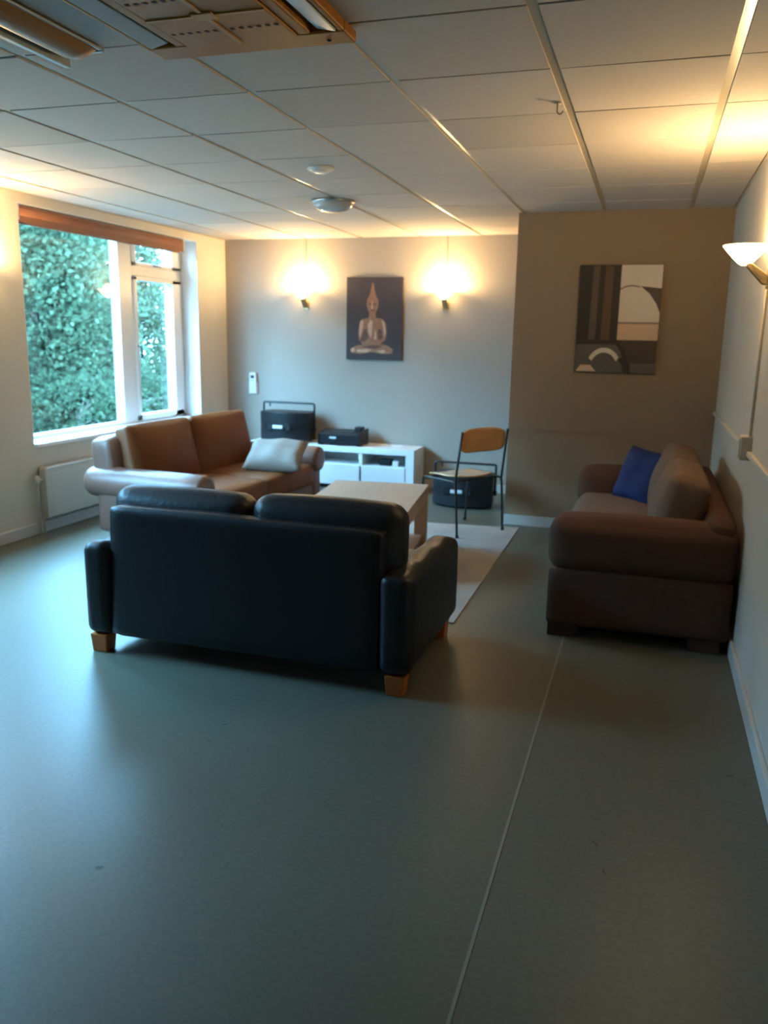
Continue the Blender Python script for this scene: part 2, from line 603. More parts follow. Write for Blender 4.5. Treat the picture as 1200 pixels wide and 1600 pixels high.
# ---- windows
def window(name, y0, y1, ym0, ym1, right_open=True):
    """Frame in the reveal; wide fixed pane and, past the mullion, a hopper over a casement."""
    xf, xb = -4.50, -4.585
    z0, z1 = WZ
    f = boxes(name, [(xb, xf, y0, y1, z0, z0 + .055), (xb, xf, y0, y1, z1 - .07, z1), (xb, xf, y0, y0 + .06, z0, z1), (xb, xf, y1 - .06, y1, z0, z1)],
              'white_frame', None, .004)
    f['kind'] = 'structure'
    box('mullion', xb, xf, ym0, ym1, z0 + .05, z1 - .065, 'white_frame', f, .004)
    box('transom', xb, xf, ym1 - .002, y1 - .055, 2.005, 2.095, 'white_frame', f, .004)
    cas = boxes('casement_frame', [(xb + .01, xf + .018, ym1, ym1 + .04, .70, 2.0), (xb + .01, xf + .018, y1 - .20, y1 - .05, .70, 2.0),
                                   (xb + .01, xf + .018, ym1, y1 - .05, .70, .75), (xb + .01, xf + .018, ym1, y1 - .05, 1.965, 2.003)],
                'white_frame', f, .004)
    hop = boxes('hopper_frame', [(xb + .01, xf + .018, ym1, ym1 + .04, 2.095, 2.33), (xb + .01, xf + .018, y1 - .20, y1 - .05, 2.095, 2.33),
                                 (xb + .01, xf + .018, ym1, y1 - .05, 2.095, 2.125), (xb + .01, xf + .018, ym1, y1 - .05, 2.30, 2.33)],
                'white_frame', f, .004)
    tube('handle', arc_pts([(xf + .02, ym1 + .02, 1.38), (xf + .055, ym1 + .02, 1.38), (xf + .055, ym1 + .02, 1.27)], .012), .008, 'dark_metal', cas, 8)
    tube('stay', [(xf + .03, ym1 + .30, 2.11), (xf + .03, ym1 + .42, 2.11)], .007, 'dark_metal', hop, 8)
    box('pane', -4.552, -4.548, y0 + .05, ym0 + .005, z0 + .05, z1 - .06, 'glass', f)
    box('pane', -4.552, -4.548, ym1 + .03, y1 - .19, .74, 1.975, 'glass', f)
    box('pane', -4.552, -4.548, ym1 + .03, y1 - .19, 2.115, 2.31, 'glass', f)
    sl = box('window_sill', xf - .0, XL + .03, y0 + .002, y1 - .002, z0 - .004, z0 + .026, 'white_frame', f, .006)
    boxes('reveal_lining', [(xf, XL - .001, y1 - .006, y1 - .0005, z0, z1), (xf, XL - .001, y0 + .0005, y0 + .006, z0, z1), (xf, XL - .001, y0, y1, z1 - .006, z1 - .0005)],
          'white_frame', f)
    return f


window('window_1', W1[0], W1[1], 6.41, 6.615)
window('window_2', W2[0], W2[1], 3.46, 3.665)

# roller blind in the reveal of the window in view
bl = empty('roller_blind', (-4.37, W1[0], 2.27), 'copper brown roller blind rolled up at the top of the window', 'blind')
bm = bmesh.new()
bm_tube(bm, [(0, .03, .055), (0, 2.20, .055)], .048, 18)
link('cloth_roll', from_bm('cloth_roll', bm, True), 'blind', bl)
box('valance', .030, .040, .02, 2.21, -.012, .10, 'blind', bl, .003)
box('bottom_bar', -.012, .012, .04, 2.19, -.02, .006, 'blind', bl, .004)
each('bracket', [(-.045, .045, .012, .022, .0, .105), (-.045, .045, 2.21, 2.22, .0, .105)], 'white_frame', bl)

# ---- radiator
rd = empty('radiator', (XL, 5.0, 0.12), 'cream panel radiator on the left wall under the window', 'radiator')
bm = bmesh.new()
bm_box(bm, .065, .085, .03, 1.95, .0, .375, .008, 3)
bm_box(bm, .083, .0865, .07, 1.91, .035, .335, .003, 2)
link('front_panel', from_bm('front_panel', bm), 'rad', rd)
box('back_panel', .025, .04, .03, 1.95, .0, .36, 'rad', rd, .005)
bm = bmesh.new()
bm_box(bm, .022, .09, .02, 1.96, .365, .385, .004)
for k in range(48):
    bm_box(bm, .045, .075, .05 + k * .04, .05 + k * .04 + .022, .384, .388)
link('top_grille', from_bm('top_grille', bm), 'rad', rd)
box('side_cover', .024, .088, .012, .03, .0, .375, 'rad', rd, .004)
box('side_cover', .024, .088, 1.95, 1.968, .0, .375, 'rad', rd, .004)
sp = tube('supply_pipe', arc_pts([(.055, -.045, -.118), (.055, -.045, .30), (.055, .03, .30)], .03), .009, 'rad', rd, 8)
lathe('valve', [(0, -.03), (.016, -.03), (.019, 0), (.016, .03), (0, .03)], 'rad', sp, (.055, -.045, .30), 12)
tube('return_pipe', arc_pts([(.055, .0, -.12), (.055, .0, .03), (.055, .03, .03)], .02), .008, 'rad', rd, 8)
each('wall_bracket', [(.0, .026, .25, .28, .05, .32), (.0, .026, 1.7, 1.73, .05, .32)], 'rad', rd)

# ------------------------------------------------------------------ sofas


def black_sofa():
    r = empty('leather_sofa', (-1.675, 3.13, 0), 'black two seat leather sofa on orange wood legs, its back to the viewer', 'sofa')
    # local: x across (-.81..+.81), y depth 0 (back) .. .94 (front)
    soft('back_panel', (1.335, .11, .62), .026, (0, .006, .004), 'black_leather', r, (0, .075, .405), (-.05, 0, 0), 18,
         fn=lambda p, q: Vector((p.x, p.y, p.z - .005 * math.tanh(p.x / .012) * max(0, q[2]))))
    bm = bmesh.new()
    bm_box(bm, -.67, .67, .05, .92, .095, .27, .02)
    link('base_frame', from_bm('base_frame', bm), 'black_leather', r)
    for s in (-1, 1):
        xc = s * .365
        soft('back_cushion', (.715, .20, .50), .075, (.006, .03, .012), 'black_leather', r, (xc - .003, .215, .540 + (.006 if s > 0 else -.004)), (-.10, 0, 0), 16)
        soft('seat_cushion', (.655, .62, .17), .05, (0, .012, .02), 'black_leather', r, (s * .332, .60, .345), (0, 0, 0), 12)

        def wav(p, q, s=s):
            if p.z > .12:
                p.z += -.012 + .010 * math.sin(p.y * 22 + s) * (1 - q[0] ** 2) + .022 * max(0, -q[1]) ** 2 - .012 * max(0, q[1]) ** 3
            return p
        soft('armrest', (.148, .935, .445), .05, (.008, .006, .014), 'black_leather', r, (s * .735, .468, .312), (0, 0, 0), 16, fn=wav)
        for y in (.055, .80):
            bm = bmesh.new()
            vs = bm_box(bm, -.046, .046, -.043, .043, 0, .092, .006)
            for v in vs:
                k = .84 + .16 * v.co.z / .092
                v.co.x *= k
                v.co.y *= k
            link('leg', from_bm('leg', bm), 'sofa_leg', r, (s * .742, y, 0))
    return r


black_sofa()


def tan_sofa():
    r = empty('leather_sofa', (-3.27, 5.93, 0), 'tan brown leather sofa with rolled arms below the window', 'sofa', rz=-.075)
    # local: +x is the front, y along its length (-1..+1)
    L = 1.0
    box('base', -.42, .42, -L + .05, L - .05, .06, .26, 'tan_frame', r, .02)
    soft('back_frame', (.22, 1.86, .66), .07, (.012, 0, .01), 'tan_frame', r, (-.405, 0, .43), (0, -.10, 0), 14)
    for s in (-1, 1):
        # rolled arm: panel with a fat roll overhanging outwards
        soft('arm_panel', (.88, .15, .40), .03, (0, .004, 0), 'tan_frame', r, (-.01, s * (L - .115), .26), (0, 0, 0), 10)
        bm = bmesh.new()
        yc, zc, rr = s * (L - .115), .425, .115
        prof = [(-.555, .55), (-.545, .86), (-.52, .97), (-.45, 1.0), (.30, 1.0), (.43, .98), (.455, .90), (.462, .6)]
        bm_tube(bm, [(x, yc, zc) for x, k in prof], [rr * k for x, k in prof], 24)
        link('arm_roll', from_bm('arm_roll', bm, True), 'tan_frame', r)
        soft('seat_cushion', (.72, .83, .19), .045, (.012, 0, .015), 'tan_leather', r, (.085, s * .416, .290), (0, 0, 0), 12)
        soft('back_cushion', (.14, .82, .52), .045, (.055, .004, .008), 'tan_leather', r, (-.285, s * .411, .575), (0, -.22, s * -.02), 14)
        for x in (-.38, .36):
            bm = bmesh.new()
            bm_box(bm, -.035, .035, -.035, .035, 0, .062, .004)
            link('leg', from_bm('leg', bm), 'dark_wood', r, (x, s * .85, 0))
    return r


tan_sofa()
gc = empty('scatter_cushion', (-2.925, 6.13, .385), 'pale grey scatter cushion leaning on the far arm of the tan sofa', 'cushion', rz=.20, group='scatter cushions on the sofas')
pillow('cover', .50, .42, .16, 'grey_fabric', gc, (0, 0, .03), (-1.12, 0, 0), crease=.012, seed=3)


def fabric_sofa():
    r = empty('fabric_sofa', (.03, 5.14, 0), 'brown woven fabric sofa standing along the right wall', 'sofa')
    # local: -x is the front, y along its length
    hx, L = .44, 1.01
    box('base', -.40, hx - .01, -L + .03, L - .03, .065, .30, 'brown_fabric', r, .015)
    soft('back_frame', (.15, 1.98, .60), .06, (.01, 0, .01), 'brown_fabric', r, (.355, 0, .37), (0, .04, 0), 14)
    for s in (-1, 1):
        y = s * (L - .12)
        soft('arm_panel', (.885, .23, .30), .02, (0, .003, 0), 'brown_fabric', r, (-.003, y, .215), (0, 0, 0), 10)
        soft('arm_pad', (.905, .25, .29), .085, (.004, .008, .012), 'brown_fabric', r, (-.003, y, .488), (0, 0, 0), 14)
        soft('seat_cushion', (.70, .775, .19), .06, (.02, 0, .02), 'light_fabric', r, (-.08, s * .388, .365), (0, 0, 0), 12)
        soft('back_cushion', (.20, .765, .42), .05, (.045, .010, .02), 'light_fabric', r, (.175, s * .384, .625), (0, .24, 0), 14)
        for x in (-.36, .33):
            box('leg', x - .075, x + .075, y - .10, y + .10, 0, .068, 'dark_wood', r, .004)
    return r


fabric_sofa()
bc = empty('scatter_cushion', (-.045, 5.64, .450), 'royal blue scatter cushion at the far end of the brown fabric sofa', 'cushion', rz=-.85, group='scatter cushions on the sofas')
pillow('cover', .42, .38, .15, 'blue_fabric', bc, (0, 0, 0), (-.38, 0.04, 0), crease=.010, seed=5)

# ------------------------------------------------------------------ coffee table and rug
ct = empty('coffee_table', (-1.757, 5.18, 0), 'washed oak coffee table with thick legs on the pale rug', 'table', rz=.125)
cw, cl = .35, .56
box('tabletop', -cw, cw, -cl, cl, .405, .45, 'oak', ct, .003)
each('apron', [(-cw + .09, cw - .09, -cl + .005, -cl + .03, .34, .405), (-cw + .09, cw - .09, cl - .03, cl - .005, .34, .405),
                (-cw + .005, -cw + .03, -cl + .09, cl - .09, .34, .405), (cw - .03, cw - .005, -cl + .09, cl - .09, .34, .405)], 'oak', ct)
for sx in (-1, 1):
    for sy_ in (-1, 1):
        box('leg', sx * (cw - .047) - .044, sx * (cw - .047) + .044, sy_ * (cl - .047) - .044, sy_ * (cl - .047) + .044, .012, .405, 'oak', ct, .003)
box('lower_shelf', -cw + .03, cw - .03, -cl + .06, cl - .06, .065, .09, 'oak', ct, .003)
rug_v = [(-2.62, 4.15), (-.90, 4.135), (-.913, 6.54), (-2.60, 6.33)]
bm = bmesh.new()
N = 24
top, bot = [], []
for j in range(N + 1):
    for i in range(N + 1):
        u, v = i / N, j / N
        x = (rug_v[0][0] * (1 - u) + rug_v[1][0] * u) * (1 - v) + (rug_v[3][0] * (1 - u) + rug_v[2][0] * u) * v
        y = (rug_v[0][1] * (1 - u) + rug_v[1][1] * u) * (1 - v) + (rug_v[3][1] * (1 - u) + rug_v[2][1] * u) * v
        top.append(bm.verts.new((x, y, 0.0065 + .0008 * math.sin(9 * u + 4 * v))))
for j in range(N):
    for i in range(N):
        a = j * (N + 1) + i
        bm.faces.new((top[a], top[a + 1], top[a + N + 2], top[a + N + 1]))
bound = [i for i in range(N + 1)] + [j * (N + 1) + N for j in range(1, N + 1)] + [N * (N + 1) + i for i in range(N - 1, -1, -1)] + [j * (N + 1) for j in range(N - 1, 0, -1)]
low = [bm.verts.new((top[i].co.x, top[i].co.y, .0008)) for i in bound]
for k in range(len(bound)):
    k2 = (k + 1) % len(bound)
    bm.faces.new((top[bound[k]], low[k], low[k2], top[bound[k2]]))
bm.faces.new(low[::-1])
tag(link('rug', from_bm('rug', bm), 'rug'), 'pale beige mottled rug under the coffee table', 'rug')

# ------------------------------------------------------------------ white cabinet and what stands on it
cb = empty('tv_cabinet', (-2.995, 7.80, 0), 'low white lacquered cabinet along the back wall', 'cabinet')
hw, yf, yk = .885, -.18, .20
box('top_board', -hw, hw, yf, yk, .372, .43, 'white_lacquer', cb, .003)
box('side_panel', -hw, -hw + .045, yf, yk, .0, .372, 'white_lacquer', cb, .003)
box('side_panel', hw - .085, hw, yf, yk, .0, .372, 'white_lacquer', cb, .003)
box('bottom_board', -hw + .045, hw - .085, yf + .01, yk, .05, .075, 'white_lacquer', cb, .002)
box('shelf', -hw + .045, hw - .085, yf + .01, yk - .01, .235, .255, 'white_lacquer', cb, .002)
box('back_board', -hw + .045, hw - .085, yk - .012, yk, .075, .372, 'white_lacquer', cb)
xa = [-hw + .045, -.225, .335, hw - .085]
for x in xa[1:3]:
    box('divider', x - .02, x + .02, yf + .004, yk - .012, .075, .372, 'white_lacquer', cb, .002)
for a, b in zip(xa, xa[1:]):
    box('drawer', a + .004 + (.0 if a == xa[0] else -.016), b - .004 + (.0 if b == xa[-1] else .016), yf - .006, yf + .014, .045, .252, 'white_lacquer', cb, .003)
box('plinth', -hw + .06, hw - .10, yf + .05, yk - .02, .0, .05, 'black_plastic', cb)

t = empty('router', (-2.42, 7.72, .255), 'small black electronic box in the right open bay of the white cabinet', 'device')
box('case', -.06, .06, -.05, .05, .003, .062, 'black_plastic', t, .005)
box('foot', -.05, .05, -.04, .04, 0, .004, 'dark_metal', t)
t = empty('power_adapter', (-2.315, 7.70, .255), 'small white power adapter beside the black box in the white cabinet', 'adapter')
box('body', -.03, .03, -.022, .022, 0, .052, 'white_plastic', t, .006)
tube('cable', arc_pts([(.02, .02, .02), (.06, .05, .008), (.10, .0, .006), (.13, .08, .006)], .03), .003, 'black_plastic', t, 6)

am = empty('audio_mixer', (-2.905, 7.80, .43), 'black audio mixer case lying on the white cabinet', 'audio device', rz=.03)
mc = prism('case', [(-.15, .012), (-.15, .115), (-.06, .13), (.14, .14), (.14, .012)], -.205, .205, 'x', 'black_plastic', am, .006)
prism('side_cheek', [(-.155, .006), (-.155, .125), (-.05, .15), (.145, .16), (.145, .006)], .205, .222, 'x', 'black_plastic', am, .004)
prism('side_cheek', [(-.155, .006), (-.155, .118), (-.05, .135), (.145, .145), (.145, .006)], -.222, -.205, 'x', 'black_plastic', am, .004)
box('raised_block', .12, .195, -.02, .10, .13, .178, 'black_plastic', am, .008)
box('label_plate', -.10, -.03, -.153, -.149, .070, .088, 'silver', mc)
each('foot', [(-.22, -.18, -.12, -.08, 0, .013), (.18, .22, -.12, -.08, 0, .013), (-.22, -.18, .08, .12, 0, .013), (.18, .22, .08, .12, 0, .013)], 'black_plastic', am)
t = empty('paper_sheet', (-2.50, 7.86, .4302), 'loose pale sheet of paper on the white cabinet beside the black mixer', 'paper', rz=.3)
bm = bmesh.new()
g = [[bm.verts.new((-.10 + .2 * i / 6, -.07 + .14 * j / 4, .002 + .007 * (math.sin(i * .9) * .5 + .5) * (j / 4))) for i in range(7)] for j in range(5)]
for j in range(4):
    for i in range(6):
        bm.faces.new((g[j][i], g[j][i + 1], g[j + 1][i + 1], g[j + 1][i]))
me = from_bm('sheet', bm, True)
link('sheet', me, 'paper', t)
t = empty('coiled_cable', (-2.33, 7.84, .43), 'thin white cable lying in loops on the white cabinet top', 'cable')
pts = [(.07 * math.cos(a * .5) * (1 + .1 * math.sin(a)), .045 * math.sin(a * .5), .0035 + .0012 * (a / 8)) for a in range(0, 34)]
pts += [(.10, .06, .004), (.15, .10, .004)]
tube('cable', pts, .003, 'white_plastic', t, 6)


def speaker(label, loc, rz, yoke_up):
    r = empty('loudspeaker', loc, label, 'loudspeaker', rz, 'black loudspeakers')
    w, d, hgt = .275, .30, .305
    front = []
    for k in range(15):
        a = -1 + 2 * k / 14
        front.append((a * w, -.20 + .10 * a * a))
    poly = front + [(w * .93, .10), (w * .62, .13), (-w * .62, .13), (-w * .93, .10)]
    cab = prism('cabinet', poly, .014, hgt, 'z', 'black_plastic', r, .008)
    # recessed carry handle: dark bowls and a pale grip plate on the front
    for sx in (-1, 1):
        lathe('handle_bowl', [(0, 0), (.034, 0), (.040, .004), (.040, .008), (.030, .008), (0, .002)], 'black_grille', cab, (0, 0, 0), 20)
        o = cab.children[-1]
        o.location = (sx * .095 - .03, -.192 + .0, hgt * .52)
        o.rotation_euler = (PI / 2, 0, 0)
    box('handle_grip', -.085, .025, -.224, -.207, hgt * .52 - .016, hgt * .52 + .016, 'silver', cab, .005)
    bm = bmesh.new()
    for k in range(14):
        z = .03 + k * .0195
        if abs(z - hgt * .52) < .04:
            continue
        for a, b in zip(front, front[1:]):
            A, B = Vector((a[0], a[1] - .002, z)), Vector((b[0], b[1] - .002, z))
            vs = [bm.verts.new(p) for p in (A, B, B + Vector((0, 0, .010)), A + Vector((0, 0, .010)))]
            vs2 = [bm.verts.new(v.co + Vector((0, .004, 0))) for v in vs]
            bm.faces.new(vs)
            for i in range(4):
                bm.faces.new((vs[i], vs2[i], vs2[(i + 1) % 4], vs[(i + 1) % 4]))
    o = link('grille_rib', from_bm('grille_rib', bm), 'black_grille', cab)
    o['kind'] = 'stuff'
    each('foot', [(-.20, -.16, -.10, -.06, 0, .015), (.16, .20, -.10, -.06, 0, .015), (-.14, -.10, .06, .10, 0, .015), (.10, .14, .06, .10, 0, .015)], 'black_plastic', cab)
    zt = hgt + .085
    yk_ = tube('yoke', arc_pts([(-w - .008, .0, .12), (-w - .008, .0, zt), (w + .008, .0, zt), (w + .008, .0, .12)], .02), .011, 'dark_metal', r, 8)
    for sx in (-1, 1):
        lathe('yoke_knob', [(0, -.014), (.022, -.014), (.025, 0), (.022, .014), (0, .014)], 'black_plastic', yk_, (0, 0, 0), 14)
        o = yk_.children[-1]
        o.location = (sx * (w + .008), 0, .13)
        o.rotation_euler = (0, PI / 2, 0)
    box('yoke_tab', -w + .055, -w + .068, -.006, .006, zt - .045, zt - .004, 'dark_metal', yk_)
    return r


speaker('black loudspeaker with metal yoke standing on the white cabinet', (-3.52, 7.83, .43), 0.0, True)
speaker('black curved loudspeaker on the floor behind the plywood chair', (-1.535, 7.31, 0), 0.0, True)

# ------------------------------------------------------------------ plywood chair
ch = empty('plywood_chair', (-1.36, 6.35, 0.006), 'plywood chair on thin dark steel legs standing beside the rug', 'chair', rz=math.atan2(.575, -.818) + PI / 2 + PI)
# local: +y is the front, +x is to the sitter's left
FW = .245
for sx in (-1, 1):
    x = sx * FW
    sf = tube('side_frame', arc_pts([(x, .205, 0.008), (x, .180, .425), (x, -.20, .425), (x, -.235, .008)], .035), .0095, 'dark_metal', ch, 8)
    tube('back_post', arc_pts([(x, -.195, .40), (x, -.205, .50), (x * .97, -.25, .815)], .05), .0095, 'dark_metal', ch, 8)
    for yy in (.206, -.236):
        lathe('foot_cap', [(0, 0), (.013, 0), (.013, .02), (.0105, .024), (0, .024)], 'black_plastic', sf, (x, yy, 0), 10)
tube('front_rail', [(-FW, .14, .418), (FW, .14, .418)], .008, 'dark_metal', ch, 8)
tube('rear_rail', [(-FW, -.14, .418), (FW, -.14, .418)], .008, 'dark_metal', ch, 8)


def ply_sheet(name, w, h, curve, loc, rot, axis):
    bm = bmesh.new()
    n, mth = 14, 10
    grid = {}
    for s in (0, 1):
        for j in range(mth + 1):
            for i in range(n + 1):
                u, v = -1 + 2 * i / n, -1 + 2 * j / mth
                rx = w / 2 * (1 - .10 * abs(v) ** 6)
                ry = h / 2 * (1 - .22 * abs(u) ** 5)
                off = curve(u, v)
                grid[s, i, j] = bm.verts.new((u * rx, v * ry, off + (.0 if s == 0 else .010)))
    for j in range(mth):
        for i in range(n):
            bm.faces.new((grid[0, i, j], grid[0, i, j + 1], grid[0, i + 1, j + 1], grid[0, i + 1, j]))
            bm.faces.new((grid[1, i, j], grid[1, i + 1, j], grid[1, i + 1, j + 1], grid[1, i, j + 1]))
    for i in range(n):
        bm.faces.new((grid[0, i, 0], grid[0, i + 1, 0], grid[1, i + 1, 0], grid[1, i, 0]))
        bm.faces.new((grid[0, i, mth], grid[1, i, mth], grid[1, i + 1, mth], grid[0, i + 1, mth]))
    for j in range(mth):
        bm.faces.new((grid[0, 0, j], grid[1, 0, j], grid[1, 0, j + 1], grid[0, 0, j + 1]))
        bm.faces.new((grid[0, n, j], grid[0, n, j + 1], grid[1, n, j + 1], grid[1, n, j]))
    return link(name, from_bm(name, bm, True), 'ply', ch, loc, rot)


ply_sheet('seat', .41, .42, lambda u, v: .012 * u * u - .016 * max(0, v) ** 3 + .012 * max(0, -v) ** 3, (0, .02, .436), (0, 0, 0), 'z')
ply_sheet('backrest', .46, .19, lambda u, v: .030 * (u * u - 1), (0, -.222, .735), (PI / 2 + .10, 0, 0), 'y')

# ------------------------------------------------------------------ pictures
bp = empty('canvas_picture', (-2.659, YB - .032, 1.272), 'dark canvas picture of a bronze seated meditating figure between the wall lamps', 'picture')
cv = box('canvas', -.295, .295, 0, .03, 0, .805, 'canvas', bp, .003)


def flat(name, polys, m, parent, y):
    for p in polys:
        flat_one(name, [p], m, parent, y)


def flat_one(name, polys, m, parent, y):
    bm = bmesh.new()
    for p in polys:
        vs = [bm.verts.new((a, y, b)) for a, b in p]
        f = bm.faces.new(vs)
        f.normal_update()
        if f.normal.y > 0:
            f.normal_flip()
    me = bpy.data.meshes.new(name)
    bm.to_mesh(me)
    bm.free()
    return link(name, me, m, parent)


def ell(cx, cz, rx, rz, n=22, rot=0.0, sq=1.0):
    out = []
    for k in range(n):
        a = 2 * PI * k / n
        x, z = rx * math.copysign(abs(math.cos(a)) ** sq, math.cos(a)), rz * math.copysign(abs(math.sin(a)) ** sq, math.sin(a))
        out.append((cx + x * math.cos(rot) - z * math.sin(rot), cz + x * math.sin(rot) + z * math.cos(rot)))
    return out


def G(px, py):                      # crop of the photograph -> picture plane
    return (-.295 + (px - 125) / 480 * .59, .805 - (py - 132) / 695 * .805)


def S(pts):
    return [G(*p) for p in pts]


fig = [S([(342, 180), (356, 180), (366, 240), (380, 290), (398, 320), (400, 360), (390, 400), (376, 430), (380, 470), (440, 480), (468, 520),
          (474, 600), (466, 650), (420, 690), (480, 700), (530, 735), (520, 770), (440, 775), (350, 760), (250, 778), (170, 770), (160, 740), (200, 710),
          (270, 695), (235, 660), (230, 600), (240, 520), (262, 482), (318, 470), (322, 430), (308, 400), (298, 360), (302, 320), (322, 285), (334, 240)])]
flat('printed_figure', fig, 'bronze', cv, -.0006)
flat('printed_shadow', [S([(278, 570), (300, 560), (318, 640), (290, 670), (240, 672), (262, 630)]), S([(400, 560), (430, 570), (440, 640), (410, 660), (395, 620)]),
                        S([(312, 350), (336, 350), (336, 362), (314, 362)]), S([(356, 350), (384, 350), (382, 362), (356, 362)]),
                        S([(330, 402), (372, 402), (366, 412), (336, 412)]), S([(350, 700), (440, 706), (380, 735), (260, 716)])], 'bronze_d', cv, -.0012)
flat('printed_highlight', [S([(250, 490), (275, 500), (268, 560), (245, 640), (236, 600), (242, 520)]), S([(430, 490), (455, 510), (466, 590), (455, 630), (445, 560)]),
                           S([(330, 480), (352, 500), (348, 590), (340, 640), (318, 600), (312, 530)]), S([(372, 560), (385, 600), (388, 655), (368, 650)]),
                           S([(215, 742), (300, 735), (350, 740), (300, 765), (225, 765)]), S([(385, 750), (450, 738), (470, 760), (430, 768)]),
                           S([(165, 735), (195, 725), (205, 755), (175, 765)]), S([(342, 330), (350, 330), (352, 395), (340, 395)])], 'bronze_l', cv, -.0018)

ap = empty('abstract_print', (-.263, YP - .034, 1.265), 'unframed abstract print in cream, black and brown on the brown wall', 'picture')
pn = box('panel', -.30, .30, 0, .03, 0, .80, 'p_black', ap, .002)


def U(u, v):
    return (-.30 + u * .6, .80 - v * .80)


def up(pts):
    return [U(*p) for p in pts]


flat('printed_stripe', [up([(.165, 0.01), (.245, 0.01), (.235, .69), (.15, .69)])], 'p_stripe', pn, -.0006)
flat('printed_stripe', [up([(.315, 0.01), (.41, 0.01), (.41, .69), (.30, .69)])], 'p_rust', pn, -.0006)
flat('printed_cream_field', [up([(.505, .003), (.997, .003), (.997, .53), (.505, .53)])], 'p_cream', pn, -.0006)
flat('printed_tan_band', [up([(.505, .535), (.997, .535), (.997, .69), (.505, .69)])], 'p_tan', pn, -.0006)
flat('printed_line', [up([(.505, .523), (.997, .523), (.997, .541), (.505, .541)]),
                      up([(.505, .215), (.57, .19), (.65, .183), (.74, .195), (.74, .210), (.65, .198), (.57, .206), (.505, .232)])], 'p_line', pn, -.0012)
flat('printed_dark_wedge', [up([(.745, .195), (.997, .215), (.997, .44), (.95, .36), (.86, .265), (.78, .215)])], 'p_brown', pn, -.0012)
flat('printed_grey_field', [up([(.003, .735), (.50, .735), (.56, .80), (.64, .997), (.003, .997)])], 'p_grey', pn, -.0006)
flat('printed_dark_field', [up([(.51, .695), (.997, .695), (.997, .90), (.66, .90), (.62, .80)])], 'p_brown', pn, -.0006)
flat('printed_grey_band', [up([(.68, .905), (.997, .905), (.997, .997), (.70, .997)])], 'p_grey', pn, -.0006)
disc = [(.36 + .20 * math.cos(PI * k / 20), .997 - .21 * math.sin(PI * k / 20)) for k in range(21)]
flat('printed_half_disc', [up(disc)], 'p_grey', pn, -.0012)
ring = [(.36 + .215 * math.cos(a), .955 - .19 * math.sin(a)) for a in [PI * (.16 + .68 * k / 18) for k in range(19)]]
ring2 = [(.36 + .17 * math.cos(a), .965 - .155 * math.sin(a)) for a in [PI * (.84 - .68 * k / 18) for k in range(19)]]
flat('printed_pale_arc', [up(ring + ring2)], 'p_cream', pn, -.0018)
flat('printed_pale_wedge', [up([(.02, .99), (.075, .93), (.20, .93), (.27, .99)])], 'p_tan', pn, -.0018)
flat('printed_dark_arc', [up([(.52, .86), (.59, .855), (.65, .92), (.68, .995), (.61, .995), (.58, .92)])], 'p_black', pn, -.0018)


# ------------------------------------------------------------------ wall lamps
def wall_lamp(label, wall, along, cord=True, group='lit cone wall lamps'):
    """Local frame: -y points into the room, y=0 is the wall."""
    loc, rz = {'back': ((along, YB, 1.78), 0.0), 'right': ((XR, along, 1.78), -PI / 2), 'left': ((XL, along, 1.78), PI / 2)}[wall]
    r = empty('wall_lamp', loc, label, 'wall lamp', rz, group)
    box('wall_plate', -.03, .03, -.012, 0, -.02, .07, 'brass', r, .004)
    bk = prism('bracket', [(-.010, -.005), (-.010, .040), (-.075, .088), (-.100, .100), (-.112, .096), (-.105, .078), (-.060, .030), (-.030, -.002)], -.022, .022, 'x', 'brass', r, .004)
    prism('fin', [(-.035, .02), (-.030, .05), (-.080, .085), (-.070, .06)], .022, .028, 'x', 'brass', bk)
    prof = [(0.0, .083), (.014, .084), (.03, .093), (.062, .125), (.088, .154), (.1015, .170), (.1025, .174), (.098, .174), (.084, .156), (.058, .128), (.028, .099), (.0, .094)]
    lathe('glass_shade', prof, 'shade', r, (0, -.113, 0), 32)
    l = bpy.data.lights.new('bulb_light', 'POINT')
    l.color = LAMP_COLOR
    l.energy = LAMP_WATTS
    l.shadow_soft_size = .035
    o = bpy.data.objects.new('bulb_light', l)
    COL.objects.link(o)
    o.parent = r
    o.location = (0, -.113, .188)
    if cord:
        tube('flex', [(0, -.006, .07), (0, -.006, H - 1.78)], .004, 'cream_plastic', r, 6)
    return r


wall_lamp('lit cone wall lamp left of the dark figure picture, on the taupe back wall', 'back', -3.405)
wall_lamp('lit cone wall lamp right of the dark figure picture, on the taupe back wall', 'back', -1.938)
wall_lamp('lit cone wall lamp on the right wall above the cable box', 'right', 4.32)
wall_lamp('lit cone wall lamp on the left wall beside the window, cut by the frame edge', 'left', 4.56, False)

# cable down the right wall to a junction box on the rail
jb = empty('junction_box', (XR, 4.33, .955), 'cream junction box on the right wall rail below the lamp', 'junction box')
box('case', -.05, 0, -.055, .055, 0, .115, 'cream_plastic', jb, .006)
box('cover', -.056, -.049, -.045, .045, .012, .103, 'cream_plastic', jb, .003)
tube('conduit', [(-.010, -.035, .112), (-.010, -.035, .80)], .007, 'cream_plastic', jb, 8)

# remote holder on the back wall
rm = empty('remote_control', (-4.01, YB, .883), 'white remote control in its holder on the back wall near the window corner', 'remote control')
box('holder', -.050, .050, -.022, 0, 0, .12, 'white_plastic', rm, .005)
rb = box('body', -.040, .040, -.034, -.006, .01, .225, 'white_plastic', rm, .006)
box('display', -.020, .020, -.0355, -.033, .165, .195, 'black_plastic', rb)
box('button', -.012, .012, -.0365, -.033, .135, .15, 'cream_plastic', rb, .002)

sw = empty('light_switch', (XP, 7.74, .955), 'white light switch on the side of the brown projecting wall', 'switch')
box('plate', -.014, 0, -.045, .045, 0, .13, 'white_plastic', sw, .004)
box('rocker', -.022, -.013, -.022, .022, .035, .095, 'white_plastic', sw, .003)

